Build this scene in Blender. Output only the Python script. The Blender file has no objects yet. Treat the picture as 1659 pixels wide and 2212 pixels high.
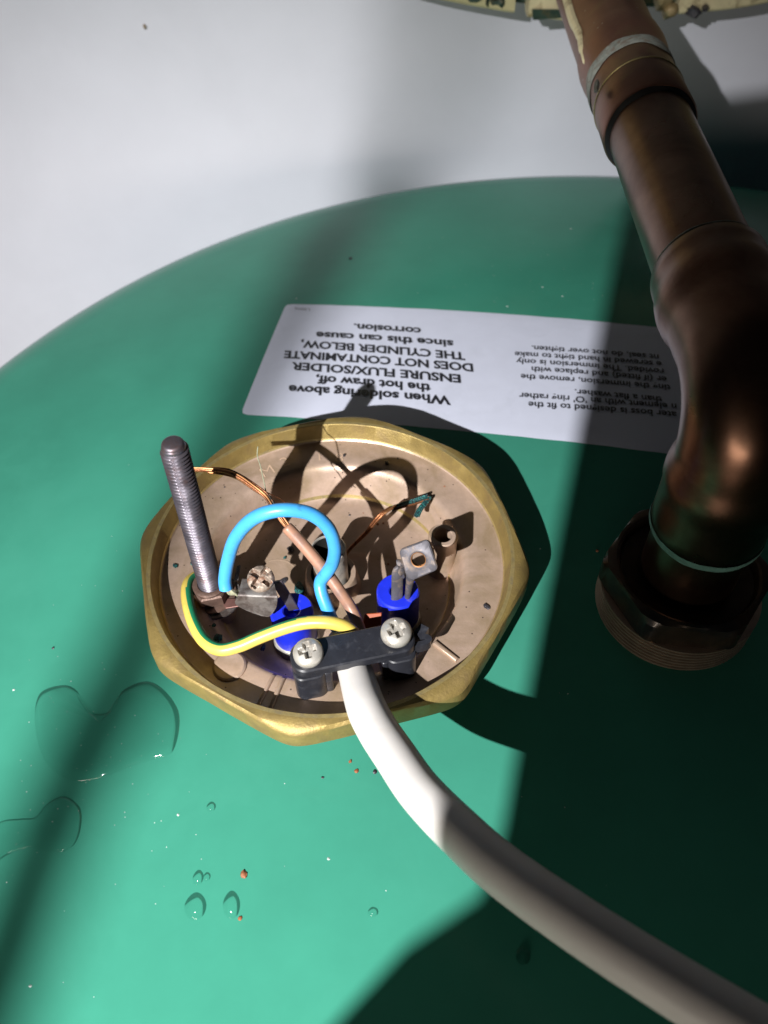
import bpy, bmesh, math, random
from mathutils import Vector, Matrix, noise
from math import sin, cos, pi, radians, sqrt, atan2, hypot

random.seed(7)
S = 0.001                       # all shapes below are written in millimetres
scene = bpy.context.scene

# ------------------------------------------------------------------ camera
cam_d = bpy.data.cameras.new("camera")
cam = bpy.data.objects.new("camera", cam_d)
scene.collection.objects.link(cam)
scene.camera = cam
cR = Vector((0.9996145, -0.02133056, -0.0177726))
cU = Vector((0.02776433, 0.76797586, 0.63987672))
cF = Vector((0.0, 0.64012349, -0.76827203))
M = Matrix((cR, cU, -cF)).transposed().to_4x4()
M.translation = Vector((12.148, -114.446, 149.911)) * S
cam.matrix_world = M
cam_d.sensor_fit = 'VERTICAL'
cam_d.sensor_height = 36.0
cam_d.lens = 36.0 * 1811.72 / 2212.0
cam_d.clip_start = 0.002
cam_d.clip_end = 20.0
cam_d.dof.use_dof = True
cam_d.dof.focus_distance = 0.176
cam_d.dof.aperture_fstop = cam_d.lens / 1.35

# ------------------------------------------------------------------ world, lamp, exposure
world = bpy.data.worlds.new("World")
scene.world = world
world.use_nodes = True
bg = world.node_tree.nodes["Background"]
bg.inputs[0].default_value = (0.62, 0.75, 1.0, 1)
bg.inputs[1].default_value = 0.008
LIGHT = Vector((-183, -389, 329))
ld = bpy.data.lights.new("hand_lamp_light", 'SPOT')  # small hand lamp out of view, the main light
ld.energy = 31.5
ld.color = (1.0, 0.985, 0.97)
ld.shadow_soft_size = 0.0024
ld.spot_size = radians(61)
ld.spot_blend = 1.0
lamp = bpy.data.objects.new("hand_lamp_light", ld)
scene.collection.objects.link(lamp)
lamp.location = LIGHT * S
lamp.rotation_euler = (Vector((-95, -85, -10)) - LIGHT).to_track_quat('-Z', 'Y').to_euler()
ad = bpy.data.lights.new("front_fill_light", 'AREA')  # added low fill lamp at the front, lifts the shaded cable
ad.shape = 'ELLIPSE'; ad.size = 0.34; ad.size_y = 0.10
ad.energy = 1.25; ad.color = (1.0, 0.88, 0.76)
al = bpy.data.objects.new("front_fill_light", ad)
scene.collection.objects.link(al)
al.location = Vector((-220, -600, 42))*S
al.rotation_euler = (Vector((40, -60, 10)) - Vector((-220, -600, 42))).to_track_quat('-Z', 'Y').to_euler()
scene.view_settings.view_transform = 'Standard'
scene.view_settings.look = 'None'
scene.view_settings.exposure = 0.0
scene.view_settings.gamma = 1.0
scene.cycles.max_bounces = 8
scene.cycles.diffuse_bounces = 2
scene.cycles.sample_clamp_indirect = 4.0
scene.cycles.caustics_reflective = False

# ------------------------------------------------------------------ materials
def mat(name, col, rough=0.5, metal=0.0, var=0.12, scale=400.0, bump=0.0, bscale=None, col2=None, c2lo=0.5, c2hi=0.65,
        c2scale=None, rvar=0.0, coat=0.0, spec=0.5, aniso=None, speck=None, bdist=0.0002):
    m = bpy.data.materials.new(name)
    m.use_nodes = True
    nt = m.node_tree
    N, L = nt.nodes, nt.links
    b = N["Principled BSDF"]
    b.inputs["Roughness"].default_value = rough
    b.inputs["Metallic"].default_value = metal
    b.inputs["Specular IOR Level"].default_value = spec
    if coat:
        b.inputs["Coat Weight"].default_value = coat
        b.inputs["Coat Roughness"].default_value = 0.12
    tc = N.new("ShaderNodeTexCoord")
    src = tc.outputs["Object"]
    if aniso:
        mp = N.new("ShaderNodeMapping"); mp.inputs["Scale"].default_value = aniso
        L.new(src, mp.inputs[0]); src = mp.outputs[0]
    n1 = N.new("ShaderNodeTexNoise"); n1.inputs["Scale"].default_value = scale; n1.inputs["Detail"].default_value = 8
    n1.inputs["Roughness"].default_value = 0.62
    L.new(src, n1.inputs["Vector"])
    mr = N.new("ShaderNodeMapRange")
    mr.inputs[1].default_value = 0.25; mr.inputs[2].default_value = 0.75
    mr.inputs[3].default_value = 1 - var; mr.inputs[4].default_value = 1 + var
    L.new(n1.outputs[0], mr.inputs[0])
    mx = N.new("ShaderNodeMix"); mx.data_type = 'RGBA'; mx.blend_type = 'MULTIPLY'
    mx.inputs["Factor"].default_value = 1.0
    mx.inputs[6].default_value = (*col, 1)
    L.new(mr.outputs[0], mx.inputs[7])
    out = mx.outputs[2]
    if col2:
        n2 = N.new("ShaderNodeTexNoise"); n2.inputs["Scale"].default_value = c2scale or scale * 0.5
        n2.inputs["Detail"].default_value = 7; n2.inputs["Roughness"].default_value = 0.65
        n2.inputs["Distortion"].default_value = 0.4
        L.new(src, n2.inputs["Vector"])
        r2 = N.new("ShaderNodeMapRange"); r2.inputs[1].default_value = c2lo; r2.inputs[2].default_value = c2hi
        L.new(n2.outputs[0], r2.inputs[0])
        m2 = N.new("ShaderNodeMix"); m2.data_type = 'RGBA'
        L.new(r2.outputs[0], m2.inputs["Factor"]); L.new(out, m2.inputs[6]); m2.inputs[7].default_value = (*col2, 1)
        out = m2.outputs[2]
    if speck:
        sc_, th, sc = speck
        v = N.new("ShaderNodeTexVoronoi"); v.inputs["Scale"].default_value = sc_
        L.new(src, v.inputs["Vector"])
        ms = N.new("ShaderNodeMapRange"); ms.inputs[1].default_value = th; ms.inputs[2].default_value = th * 1.6
        ms.inputs[3].default_value = 1; ms.inputs[4].default_value = 0
        L.new(v.outputs["Distance"], ms.inputs[0])
        m3 = N.new("ShaderNodeMix"); m3.data_type = 'RGBA'
        L.new(ms.outputs[0], m3.inputs["Factor"]); L.new(out, m3.inputs[6]); m3.inputs[7].default_value = (*sc, 1)
        out = m3.outputs[2]
    L.new(out, b.inputs["Base Color"])
    if rvar:
        rr = N.new("ShaderNodeMapRange"); rr.inputs[1].default_value = 0.3; rr.inputs[2].default_value = 0.7
        rr.inputs[3].default_value = max(0.02, rough - rvar); rr.inputs[4].default_value = min(1, rough + rvar)
        n3 = N.new("ShaderNodeTexNoise"); n3.inputs["Scale"].default_value = scale * 0.7; n3.inputs["Detail"].default_value = 6
        L.new(src, n3.inputs["Vector"]); L.new(n3.outputs[0], rr.inputs[0]); L.new(rr.outputs[0], b.inputs["Roughness"])
    if bump:
        bp = N.new("ShaderNodeBump"); bp.inputs["Strength"].default_value = bump; bp.inputs["Distance"].default_value = bdist
        n4 = N.new("ShaderNodeTexNoise"); n4.inputs["Scale"].default_value = bscale or scale * 2
        n4.inputs["Detail"].default_value = 5; n4.inputs["Roughness"].default_value = 0.6
        L.new(src, n4.inputs["Vector"]); L.new(n4.outputs[0], bp.inputs["Height"]); L.new(bp.outputs[0], b.inputs["Normal"])
    return m

MT = {}
MT['green'] = mat('green_coating', (0.044, 0.240, 0.168), 0.22, var=0.15, scale=18, rvar=0.05, bump=0.05, bscale=160, spec=0.13, bdist=0.0004,
                  col2=(0.052, 0.262, 0.186), c2lo=0.5, c2hi=0.8, c2scale=30)
MT['wall'] = mat('white_wall_paint', (0.73, 0.74, 0.82), 0.75, var=0.03, scale=25, bump=0.12, bscale=500, spec=0.2, col2=(0.69, 0.70, 0.775), c2lo=0.5, c2hi=0.8, c2scale=12)
MT['paper'] = mat('label_paper', (0.63, 0.66, 0.79), 0.42, var=0.04, scale=120, bump=0.10, bscale=90, spec=0.4, col2=(0.55, 0.58, 0.69), c2lo=0.55, c2hi=0.8, c2scale=60)
MT['ink'] = mat('black_ink', (0.012, 0.013, 0.02), 0.5, var=0.1)
MT['ink_grey'] = mat('faint_ink', (0.16, 0.16, 0.17), 0.5, var=0.1)
MT['brass'] = mat('cast_brass', (0.31, 0.225, 0.075), 0.52, metal=0.5, var=0.2, scale=300, bump=0.8, bscale=1700, col2=(0.26, 0.185, 0.075), c2lo=0.48, c2hi=0.66, c2scale=160, rvar=0.08, bdist=0.00012)
MT['brass_edge'] = mat('bright_brass', (0.56, 0.44, 0.19), 0.38, metal=0.7, var=0.2, scale=700, bump=0.3, bscale=2000, col2=(0.45, 0.36, 0.2), c2scale=500)
MT['floor'] = mat('oxidised_brass', (0.53, 0.385, 0.30), 0.42, metal=0.38, var=0.14, scale=330, bump=0.5, bscale=1900, col2=(0.34, 0.245, 0.15), c2lo=0.42, c2hi=0.72, c2scale=90, rvar=0.08,
                  speck=(420, 0.055, (0.05, 0.03, 0.025)), bdist=0.00010)
MT['cast_letter'] = mat('cast_letter_brass', (0.70, 0.50, 0.36), 0.45, metal=0.3, var=0.15, scale=600, bump=0.2, bscale=2000)
MT['steel_dark'] = mat('dark_plated_steel', (0.15, 0.135, 0.16), 0.36, metal=0.75, var=0.25, scale=420, bump=0.2, bscale=1800, col2=(0.15, 0.095, 0.09), c2lo=0.5, c2hi=0.7, c2scale=260, rvar=0.12, bdist=0.0001)
MT['rust'] = mat('rusty_steel', (0.15, 0.095, 0.075), 0.5, metal=0.5, var=0.3, scale=500, bump=0.4, bscale=1600, col2=(0.11, 0.06, 0.045), c2scale=350)
MT['steel'] = mat('nickel_plated_steel', (0.56, 0.53, 0.48), 0.36, metal=0.5, var=0.15, scale=500, bump=0.12, bscale=1800, col2=(0.28, 0.24, 0.2), c2lo=0.52, c2hi=0.75, c2scale=420, rvar=0.1, bdist=0.0001)
MT['tin'] = mat('tinned_metal', (0.105, 0.10, 0.115), 0.58, metal=0.4, var=0.2, scale=500, bump=0.2, bscale=1500, col2=(0.30, 0.22, 0.16), c2lo=0.5, c2hi=0.7, c2scale=300, rvar=0.1, bdist=0.0001)
MT['tarnish'] = mat('tarnished_tin', (0.17, 0.158, 0.15), 0.5, metal=0.5, var=0.25, scale=600, bump=0.4, bscale=1800, col2=(0.07, 0.055, 0.05), c2lo=0.42, c2hi=0.6, c2scale=330, bdist=0.0001)
MT['old_screw'] = mat('corroded_screw', (0.36, 0.29, 0.235), 0.5, metal=0.35, var=0.3, scale=900, bump=0.5, bscale=2200, col2=(0.25, 0.12, 0.07), c2lo=0.5, c2hi=0.65, c2scale=700)
MT['blue_sleeve'] = mat('blue_plastic', (0.012, 0.028, 0.62), 0.38, var=0.12, scale=500, bump=0.12, bscale=1500, col2=(0.16, 0.15, 0.46), c2lo=0.62, c2hi=0.78, c2scale=420)
MT['black_plastic'] = mat('black_plastic', (0.020, 0.021, 0.027), 0.34, var=0.3, scale=300, bump=0.12, bscale=900, rvar=0.1, col2=(0.05, 0.052, 0.062), c2lo=0.55, c2hi=0.75, c2scale=500)
MT['orange'] = mat('orange_plastic', (0.33, 0.06, 0.012), 0.4, var=0.15)
MT['white_pvc'] = mat('white_pvc', (0.68, 0.65, 0.62), 0.40, var=0.05, scale=120, bump=0.05, bscale=600, spec=0.4, col2=(0.60, 0.56, 0.51), c2lo=0.58, c2hi=0.8, c2scale=90)
MT['blue_pvc'] = mat('blue_pvc', (0.06, 0.35, 0.78), 0.36, var=0.08, scale=350, bump=0.06, bscale=900, col2=(0.05, 0.22, 0.46), c2lo=0.60, c2hi=0.74, c2scale=380)
MT['yellow_pvc'] = mat('yellow_pvc', (0.66, 0.50, 0.10), 0.36, var=0.1, scale=500, bump=0.05, col2=(0.40, 0.29, 0.09), c2lo=0.62, c2hi=0.74, c2scale=420)
MT['green_pvc'] = mat('green_pvc', (0.012, 0.22, 0.10), 0.36, var=0.1, scale=300)
MT['brown_pvc'] = mat('brown_pvc', (0.36, 0.19, 0.125), 0.40, var=0.12, scale=400, bump=0.1, bscale=900, col2=(0.21, 0.13, 0.11), c2lo=0.5, c2hi=0.7, c2scale=230)
MT['copper_wire'] = mat('copper_strand', (0.30, 0.12, 0.055), 0.45, metal=0.85, var=0.25, scale=900, bump=0.3, bscale=2500, col2=(0.035, 0.03, 0.025), c2lo=0.50, c2hi=0.60, c2scale=330)
MT['copper_bright'] = mat('bright_copper_strand', (0.55, 0.26, 0.11), 0.34, metal=0.85, var=0.2, scale=900)
MT['tinned_strand'] = mat('greenish_strand', (0.46, 0.46, 0.32), 0.5, metal=0.3, var=0.3, scale=900, bump=0.3, bscale=2500)
MT['verdigris'] = mat('verdigris', (0.035, 0.24, 0.22), 0.35, metal=0.2, var=0.6, scale=3000, bump=0.9, bscale=4000, col2=(0.012, 0.02, 0.03), c2lo=0.42, c2hi=0.52, c2scale=3400)
MT['dark_oxide'] = mat('dark_oxide', (0.045, 0.042, 0.05), 0.4, metal=0.3, var=0.5, scale=1200, bump=0.7, bscale=2600, col2=(0.13, 0.13, 0.15), c2lo=0.52, c2hi=0.66, c2scale=1200)
MT['rust_bit'] = mat('rust_crumb', (0.30, 0.10, 0.04), 0.6, var=0.5, scale=1500, bump=0.7, bscale=2600, col2=(0.03, 0.02, 0.02), c2scale=1300)
MT['dust'] = mat('dust_speck', (0.42, 0.50, 0.47), 0.6, var=0.3, scale=900)
MT['copper'] = mat('tarnished_copper', (0.19, 0.108, 0.072), 0.33, metal=1.0, var=0.25, scale=70, bump=0.05, bscale=700, col2=(0.11, 0.052, 0.033), c2lo=0.42, c2hi=0.68, c2scale=45, rvar=0.07, bdist=0.0002)
MT['copper_red'] = mat('reddish_copper', (0.26, 0.125, 0.085), 0.40, metal=0.8, var=0.2, scale=110, bump=0.12, bscale=900, col2=(0.30, 0.2, 0.10), c2lo=0.52, c2hi=0.7, c2scale=55, speck=(260, 0.05, (0.5, 0.45, 0.4)))
MT['flux'] = mat('grey_flux', (0.27, 0.285, 0.25), 0.75, var=0.35, scale=500, bump=0.4, bscale=1200, col2=(0.2, 0.155, 0.12), c2lo=0.5, c2hi=0.66, c2scale=400)
MT['green_flux'] = mat('green_flux_ring', (0.12, 0.25, 0.21), 0.7, var=0.3, scale=700, bump=0.3, bscale=1500)
MT['residue_and_shade'] = mat('black_residue_and_shade', (0.012, 0.011, 0.010), 0.6, var=0.3, scale=500)  # residue ring on the pipe; also painted shade inside the pocket tube
MT['nut_brass'] = mat('dull_brass_nut', (0.07, 0.05, 0.035), 0.40, metal=0.85, var=0.25, scale=250, bump=0.1, bscale=900, col2=(0.035, 0.035, 0.035), c2lo=0.45, c2hi=0.65, c2scale=120, rvar=0.1)
MT['thread_brass'] = mat('thread_brass', (0.50, 0.38, 0.29), 0.28, metal=0.85, var=0.2, scale=300, bump=0.1, bscale=900)
MT['cream'] = mat('cream_lacquer', (0.74, 0.63, 0.36), 0.48, metal=0.15, var=0.16, scale=60, bump=0.3, bscale=500, col2=(0.30, 0.30, 0.14), c2lo=0.58, c2hi=0.72, c2scale=42, rvar=0.1)
MT['cream_plain'] = mat('cream_plate', (0.78, 0.68, 0.42), 0.5, metal=0.1, var=0.15, scale=120, bump=0.3, bscale=600, col2=(0.30, 0.22, 0.10), c2lo=0.56, c2hi=0.7, c2scale=100)
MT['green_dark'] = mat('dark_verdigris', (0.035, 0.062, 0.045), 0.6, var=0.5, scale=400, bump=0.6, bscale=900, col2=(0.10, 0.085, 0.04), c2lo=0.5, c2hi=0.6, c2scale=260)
MT['solder'] = mat('lumpy_solder', (0.36, 0.27, 0.14), 0.5, metal=0.3, var=0.3, scale=400, bump=0.5, bscale=900)
MT['lamp_and_shades'] = mat('lamp_and_shades_black', (0.03, 0.03, 0.032), 0.8, var=0.1, spec=0.1)  # lamp housing and the added light-blocking plate, bar and arm

def water_mat():
    m = bpy.data.materials.new('clear_water'); m.use_nodes = True
    nt = m.node_tree; N, L = nt.nodes, nt.links
    N.remove(N["Principled BSDF"])
    out = N["Material Output"]
    tr = N.new("ShaderNodeBsdfTransparent"); tr.inputs[0].default_value = (0.97, 0.99, 0.985, 1)
    gl = N.new("ShaderNodeBsdfGlossy"); gl.inputs["Roughness"].default_value = 0.07
    fr = N.new("ShaderNodeFresnel"); fr.inputs[0].default_value = 1.33
    mn = N.new('ShaderNodeMath'); mn.operation = 'MINIMUM'; mn.inputs[1].default_value = 0.62
    mx = N.new("ShaderNodeMixShader")
    L.new(fr.outputs[0], mn.inputs[0]); L.new(mn.outputs[0], mx.inputs[0]); L.new(tr.outputs[0], mx.inputs[1]); L.new(gl.outputs[0], mx.inputs[2])
    L.new(mx.outputs[0], out.inputs[0])
    return m
MT['water'] = water_mat()

# ------------------------------------------------------------------ mesh helpers (millimetres)
class MB:
    def __init__(self):
        self.v, self.f, self.mi = [], [], []
    def add(self, verts, faces, mi=0):
        o = len(self.v)
        self.v += [tuple(q) for q in verts]
        self.f += [tuple(i + o for i in fc) for fc in faces]
        self.mi += [mi] * len(faces)
    def rings(self, rings, mi=0, cap0=True, cap1=True, closed=True):
        n = len(rings[0]); o = len(self.v)
        for r in rings: self.v += [tuple(q) for q in r]
        k = n if closed else n - 1
        for a in range(len(rings) - 1):
            m_ = mi[a] if isinstance(mi, (list, tuple)) else mi
            for i in range(k):
                j = (i + 1) % n
                self.f.append((o + a*n + i, o + a*n + j, o + (a+1)*n + j, o + (a+1)*n + i)); self.mi.append(m_)
        m0 = mi[0] if isinstance(mi, (list, tuple)) else mi
        m1 = mi[-1] if isinstance(mi, (list, tuple)) else mi
        if cap0: self.f.append(tuple(o + i for i in range(n))[::-1]); self.mi.append(m0)
        if cap1: self.f.append(tuple(o + (len(rings)-1)*n + i for i in range(n))); self.mi.append(m1)
    def lathe(self, prof, c=(0, 0, 0), n=64, mi=0, cap0=True, cap1=True, axis=None):
        q = Vector((0, 0, 1)).rotation_difference(Vector(axis)) if axis else None
        rs = []
        for r, z in prof:
            ring = []
            for i in range(n):
                t = 2*pi*i/n
                p_ = Vector((r*cos(t), r*sin(t), z))
                if q: p_ = q @ p_
                ring.append(p_ + Vector(c))
            rs.append(ring)
        self.rings(rs, mi, cap0, cap1)
    def tube(self, pts, rad, n=16, mi=0, caps=True, colour=None):
        P = [Vector(q) for q in pts]; k = len(P)
        R = rad if isinstance(rad, (list, tuple)) else [rad]*k
        T = [(P[min(i+1, k-1)] - P[max(i-1, 0)]).normalized() for i in range(k)]
        u = T[0].orthogonal().normalized(); rs = []
        for i in range(k):
            u = (u - T[i]*u.dot(T[i])).normalized(); w = T[i].cross(u)
            rs.append([P[i] + (u*cos(2*pi*j/n) + w*sin(2*pi*j/n))*R[i] for j in range(n)])
        o = len(self.f)
        self.rings(rs, mi, caps, caps)
        if colour:
            for a in range(k-1):
                for j in range(n):
                    q = (rs[a][j] + rs[a][(j+1) % n] + rs[a+1][j] + rs[a+1][(j+1) % n])/4
                    c_ = (P[a] + P[a+1])/2
                    self.mi[o + a*n + j] = colour(c_, (q - c_).normalized())
    def prism(self, poly, z0, z1, mi=0, bev=0.0):
        # poly counter-clockwise; slightly chamfered top and bottom edge
        n = len(poly)
        cx = sum(q[0] for q in poly)/n; cy = sum(q[1] for q in poly)/n
        def ins(d):
            o = []
            for i in range(n):
                a = Vector(poly[i-1]); b = Vector(poly[i]); c = Vector(poly[(i+1) % n])
                e1 = (b-a).normalized(); e2 = (c-b).normalized()
                n1 = Vector((-e1.y, e1.x)); n2 = Vector((-e2.y, e2.x))
                m_ = (n1+n2); m_ = m_/max(0.3, m_.dot(n1)) if m_.length > 1e-6 else n1
                o.append(b + m_*d)
            return o
        q = ins(bev) if bev else [Vector(t) for t in poly]
        rs = [[(t[0], t[1], z0) for t in q]]
        if bev: rs += [[(t[0], t[1], z0+bev) for t in poly], [(t[0], t[1], z1-bev) for t in poly]]
        rs += [[(t[0], t[1], z1) for t in q]]
        self.rings(rs, mi)
    def plate(self, poly3, normal, th, mi=0, bev=0.0):
        # a flat plate from a planar outline in space
        nrm = Vector(normal).normalized()
        u = nrm.orthogonal().normalized(); w = nrm.cross(u); c = Vector(poly3[0])
        flat = [((Vector(q)-c).dot(u), (Vector(q)-c).dot(w)) for q in poly3]
        area = sum(flat[i][0]*flat[(i+1) % len(flat)][1] - flat[(i+1) % len(flat)][0]*flat[i][1] for i in range(len(flat)))
        if area < 0: flat = flat[::-1]
        m_ = MB(); m_.prism(flat, -th/2, th/2, mi, bev)
        self.add([c + u*q[0] + w*q[1] + nrm*q[2] for q in m_.v], m_.f, mi)
    def chunk(self, c, size, seed=0, mi=0, lump=0.45):
        bm = bmesh.new(); bmesh.ops.create_icosphere(bm, subdivisions=2, radius=1.0)
        rnd = random.Random(seed); off = Vector((rnd.random()*50, rnd.random()*50, rnd.random()*50))
        rot = Matrix.Rotation(rnd.random()*6.3, 3, 'Z')
        vs = []
        for v in bm.verts:
            d = 1 + lump*noise.noise(v.co*1.6 + off) + lump*0.5*noise.noise(v.co*4 + off)
            q = v.co*d; q = Vector((q.x*size[0], q.y*size[1], q.z*size[2]))
            vs.append(rot @ q + Vector(c))
        self.add(vs, [[v.index for v in f.verts] for f in bm.faces], mi); bm.free()

def sm(pts, per=8):
    P = [Vector(q) for q in pts]; out = []
    for i in range(len(P)-1):
        a, b, c, d = P[max(i-1, 0)], P[i], P[i+1], P[min(i+2, len(P)-1)]
        for k in range(per):
            t = k/per
            out.append(0.5*((2*b) + (c-a)*t + (2*a-5*b+4*c-d)*t*t + (3*b-a-3*c+d)*t**3))
    out.append(P[-1]); return out

WL = {}
def wloc(o): return WL[o.name]
def obj(name, mb, mats, parent=None, at=None, smooth=35):
    base = Vector(at) if at is not None else (wloc(parent) if parent else Vector((0, 0, 0)))
    me = bpy.data.meshes.new(name)
    me.from_pydata([(Vector(q) - base)*S for q in mb.v], [], mb.f)
    mats = mats if isinstance(mats, (list, tuple)) else [mats]
    for m_ in mats: me.materials.append(m_)
    me.polygons.foreach_set('material_index', mb.mi)
    me.validate(clean_customdata=False)
    bm = bmesh.new(); bm.from_mesh(me)
    bmesh.ops.recalc_face_normals(bm, faces=bm.faces); bm.to_mesh(me); bm.free()
    if smooth:
        me.polygons.foreach_set('use_smooth', [True]*len(me.polygons))
        me.set_sharp_from_angle(angle=radians(smooth))
    o = bpy.data.objects.new(name, me); scene.collection.objects.link(o)
    if parent:
        o.parent = parent; o.location = (base - wloc(parent))*S
    else:
        o.location = base*S
    WL[o.name] = base
    return o
def thing(name, label, cat, at, group=None):
    o = bpy.data.objects.new(name, None); scene.collection.objects.link(o)
    o.empty_display_size = 0.01
    o.location = Vector(at)*S; WL[o.name] = Vector(at)
    o['label'] = label; o['category'] = cat
    if group: o['group'] = group
    return o
def tag(o, label, cat, group=None):
    o['label'] = label; o['category'] = cat
    if group: o['group'] = group
    return o

# ------------------------------------------------------------------ hand lamp out of frame, with an added plate and bar shaped to block its light
LN = Vector((0.33285, 0.73986, -0.58465)).normalized(); LX = Vector((0.91196, -0.41028, 0.0)).normalized(); LY = LX.cross(LN)
if LY.z < 0: LY = -LY
def lp_(x, y, d): return LIGHT + LN*d + LX*x + LY*y
hand_lamp = thing('hand_lamp_with_shades', 'unseen hand lamp with an added shade plate and shade bar blocking its light', 'lamp', LIGHT - LN*40)
shade_plate = [(16.0, -38), (18.3, -32.6), (20.8, -27.3), (24.2, -23.4), (23.8, -20.0), (21.7, -13.8), (16.9, 0.7), (13.2, 11.7), (9.1, 22.4), (6.6, 28.6), (7.6, 32.0), (12.0, 36.2), (17.5, 38.0), (110, 62), (110, -120), (8, -120)]
mb = MB()
HD = 1.3
rgs = [[lp_(x*HD, y*HD, 200*HD) for x, y in shade_plate], [lp_(x*HD*1.006, y*HD*1.006, 201.4*HD) for x, y in shade_plate]]
mb.rings(rgs); obj('shade_plate', mb, MT['lamp_and_shades'], hand_lamp, smooth=0)  # added unseen plate, outlined to cast the shade on the right
mb = MB()
BD = 82.0; GD = BD/200
gb = [(1.2, -75, 1.85), (-6.2, -43.5, 1.8), (-10.2, -29.8, 1.65), (-11.4, -20.0, 1.55), (-16.0, -1.7, 1.25), (-18.2, 8.9, 1.4), (-19.8, 14.0, 1.5), (-21.0, 18.0, 1.4)]
gq = sm([(x*GD, y*GD, r) for x, y, r in gb], 6)
mb.tube([lp_(q.x, q.y, BD) for q in gq], [q.z for q in gq], 14)
UD = 50.0; GU = UD/200
mb.tube([lp_(-21.0*GD, 18.0*GD, BD), lp_(-19.5*GU*1.4, 24*GU*1.4, UD*1.4), lp_(-17*GU, 29*GU, UD), lp_(-15.5*GU, 36*GU, UD), lp_(-14.5*GU, 80*GU, UD), lp_(0, 50, 20), lp_(14, 16, -30)], [1.6, .8, .75, .9, 1.0, 1.0, 1.0], 10)
obj('shade_bar', mb, MT['lamp_and_shades'], hand_lamp)  # added unseen bar and wire, bent to cast soft shade bands
mb = MB(); mb.lathe([(0.02, -60), (20, -60), (24, -40), (24, -14), (22, -8), (3, -7.5), (0.02, -7.5)], LIGHT, 40, axis=LN); obj('housing', mb, MT['lamp_and_shades'], hand_lamp)
mb = MB(); mb.tube([lp_(90, -140, 260.9), lp_(50, -80, 60), lp_(18, -10, -30)], 3, 10); obj('shade_plate_arm', mb, MT['lamp_and_shades'], hand_lamp)  # made-up arm carrying the added plate

# ------------------------------------------------------------------ setting: wall
WY = 257.0
w = MB()
w.add([(-700, WY, -700), (900, WY, -700), (900, WY, 500), (-700, WY, 500), (-700, WY+60, -700), (900, WY+60, -700), (900, WY+60, 500), (-700, WY+60, 500)],
      [(0, 1, 2, 3), (5, 4, 7, 6), (4, 0, 3, 7), (1, 5, 6, 2), (3, 2, 6, 7), (4, 5, 1, 0)])
wall = obj('wall', w, MT['wall'], smooth=0); wall['kind'] = 'structure'
mb = MB(); q = (-79.58, 256.90, 16.23); mb.chunk(q, (1.5, 0.5, 0.9), 77)
tag(obj('wall_mark', mb, mat('brown_smudge', (0.32, 0.25, 0.16), 0.8), at=q), 'small brown smudge on the white wall at the upper left', 'mark')

# ------------------------------------------------------------------ hot water cylinder with its label
CX, CY, CR_, CRC, CER, CZ0 = 88.0, -7.0, 258.0, 1200.0, 36.0, -13.7
def dome_profile():
    cr = CR_-CER; zc = CZ0-CRC+sqrt((CRC-CER)**2-cr*cr)
    a = atan2(cr, zc-(CZ0-CRC)); pr = []
    for k in range(161):
        t = a*k/160; pr.append((CRC*sin(t), CZ0-CRC+CRC*cos(t)))
    for k in range(1, 19):
        t = a+(pi/2-a)*k/18; pr.append((cr+CER*sin(t), zc+CER*cos(t)))
    return pr
def dz(x, y):
    r = hypot(x-CX, y-CY); return CZ0-CRC+sqrt(CRC*CRC-r*r)
def on(x, y, off=0.0): return Vector((x, y, dz(x, y)+off))
cyl = thing('hot_water_cylinder', 'large green domed hot water cylinder beneath the brass heater head', 'water cylinder', (CX, CY, -500))
pr = dome_profile()
pr = [(max(r, 0.01), z) for r, z in pr] + [(CR_, -120), (CR_, -500), (CR_-8, -508)]
m = MB(); m.lathe(pr, (CX, CY, 0), n=220, cap0=True)
keep = [i for i, f_ in enumerate(m.f) if not any(hypot(m.v[k][0], m.v[k][1]) < 30.5 and m.v[k][2] > -40 for k in f_)]
m.f = [m.f[i] for i in keep]; m.mi = [m.mi[i] for i in keep]      # the boss opening under the heater head
obj('body', m, MT['green'], cyl, smooth=30)

# the paper label, rectangular, laid on the dome; text runs towards -x (upside down for the viewer)
LU = Vector((-0.9741, 0.2261)); LV = Vector((-0.165, -0.9863))
L0 = Vector((-19.65, 126.76, -26.05)[:2])      # far left corner in the picture
Hh = 59.8; Wd = 195.0
def lab(u, v):                      # u from the left picture edge towards the pipe, v from the far edge towards the viewer
    q = L0 - LU*u + LV*v; return q
m = MB(); nu, nv = 86, 26
grid = []
for i in range(nu+1):
    for j in range(nv+1):
        u = Wd*i/nu; v = Hh*j/nv
        # rounded corners
        r = 1.8
        for (cu, su) in ((r, -1), (Wd-r, 1)):
            for (cv, sv) in ((r, -1), (Hh-r, 1)):
                if (u-cu)*su > 0 and (v-cv)*sv > 0:
                    d = hypot(u-cu, v-cv)
                    mxx = max(abs(u-cu), abs(v-cv))
                    if d > 1e-6: u = cu+(u-cu)*mxx/d; v = cv+(v-cv)*mxx/d
        ev = 0.25*noise.noise(Vector((u*0.11, 3.1, 0))) if j in (0, nv) else 0
        q = lab(u, v+ev)
        z = 0.10 + 0.10*max(0, noise.noise(Vector((u*0.16, v*0.10, 1.7)))) + 0.06*abs(noise.noise(Vector((u*0.5, v*0.3, 8))))
        if j in (0, nv) or i in (0, nu): z = 0.03
        grid.append(on(q.x, q.y, z))
m.add(grid, [(i*(nv+1)+j, i*(nv+1)+j+1, (i+1)*(nv+1)+j+1, (i+1)*(nv+1)+j) for i in range(nu) for j in range(nv)])
sticker = obj('label_sticker', m, MT['paper'], cyl, smooth=60)

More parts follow.
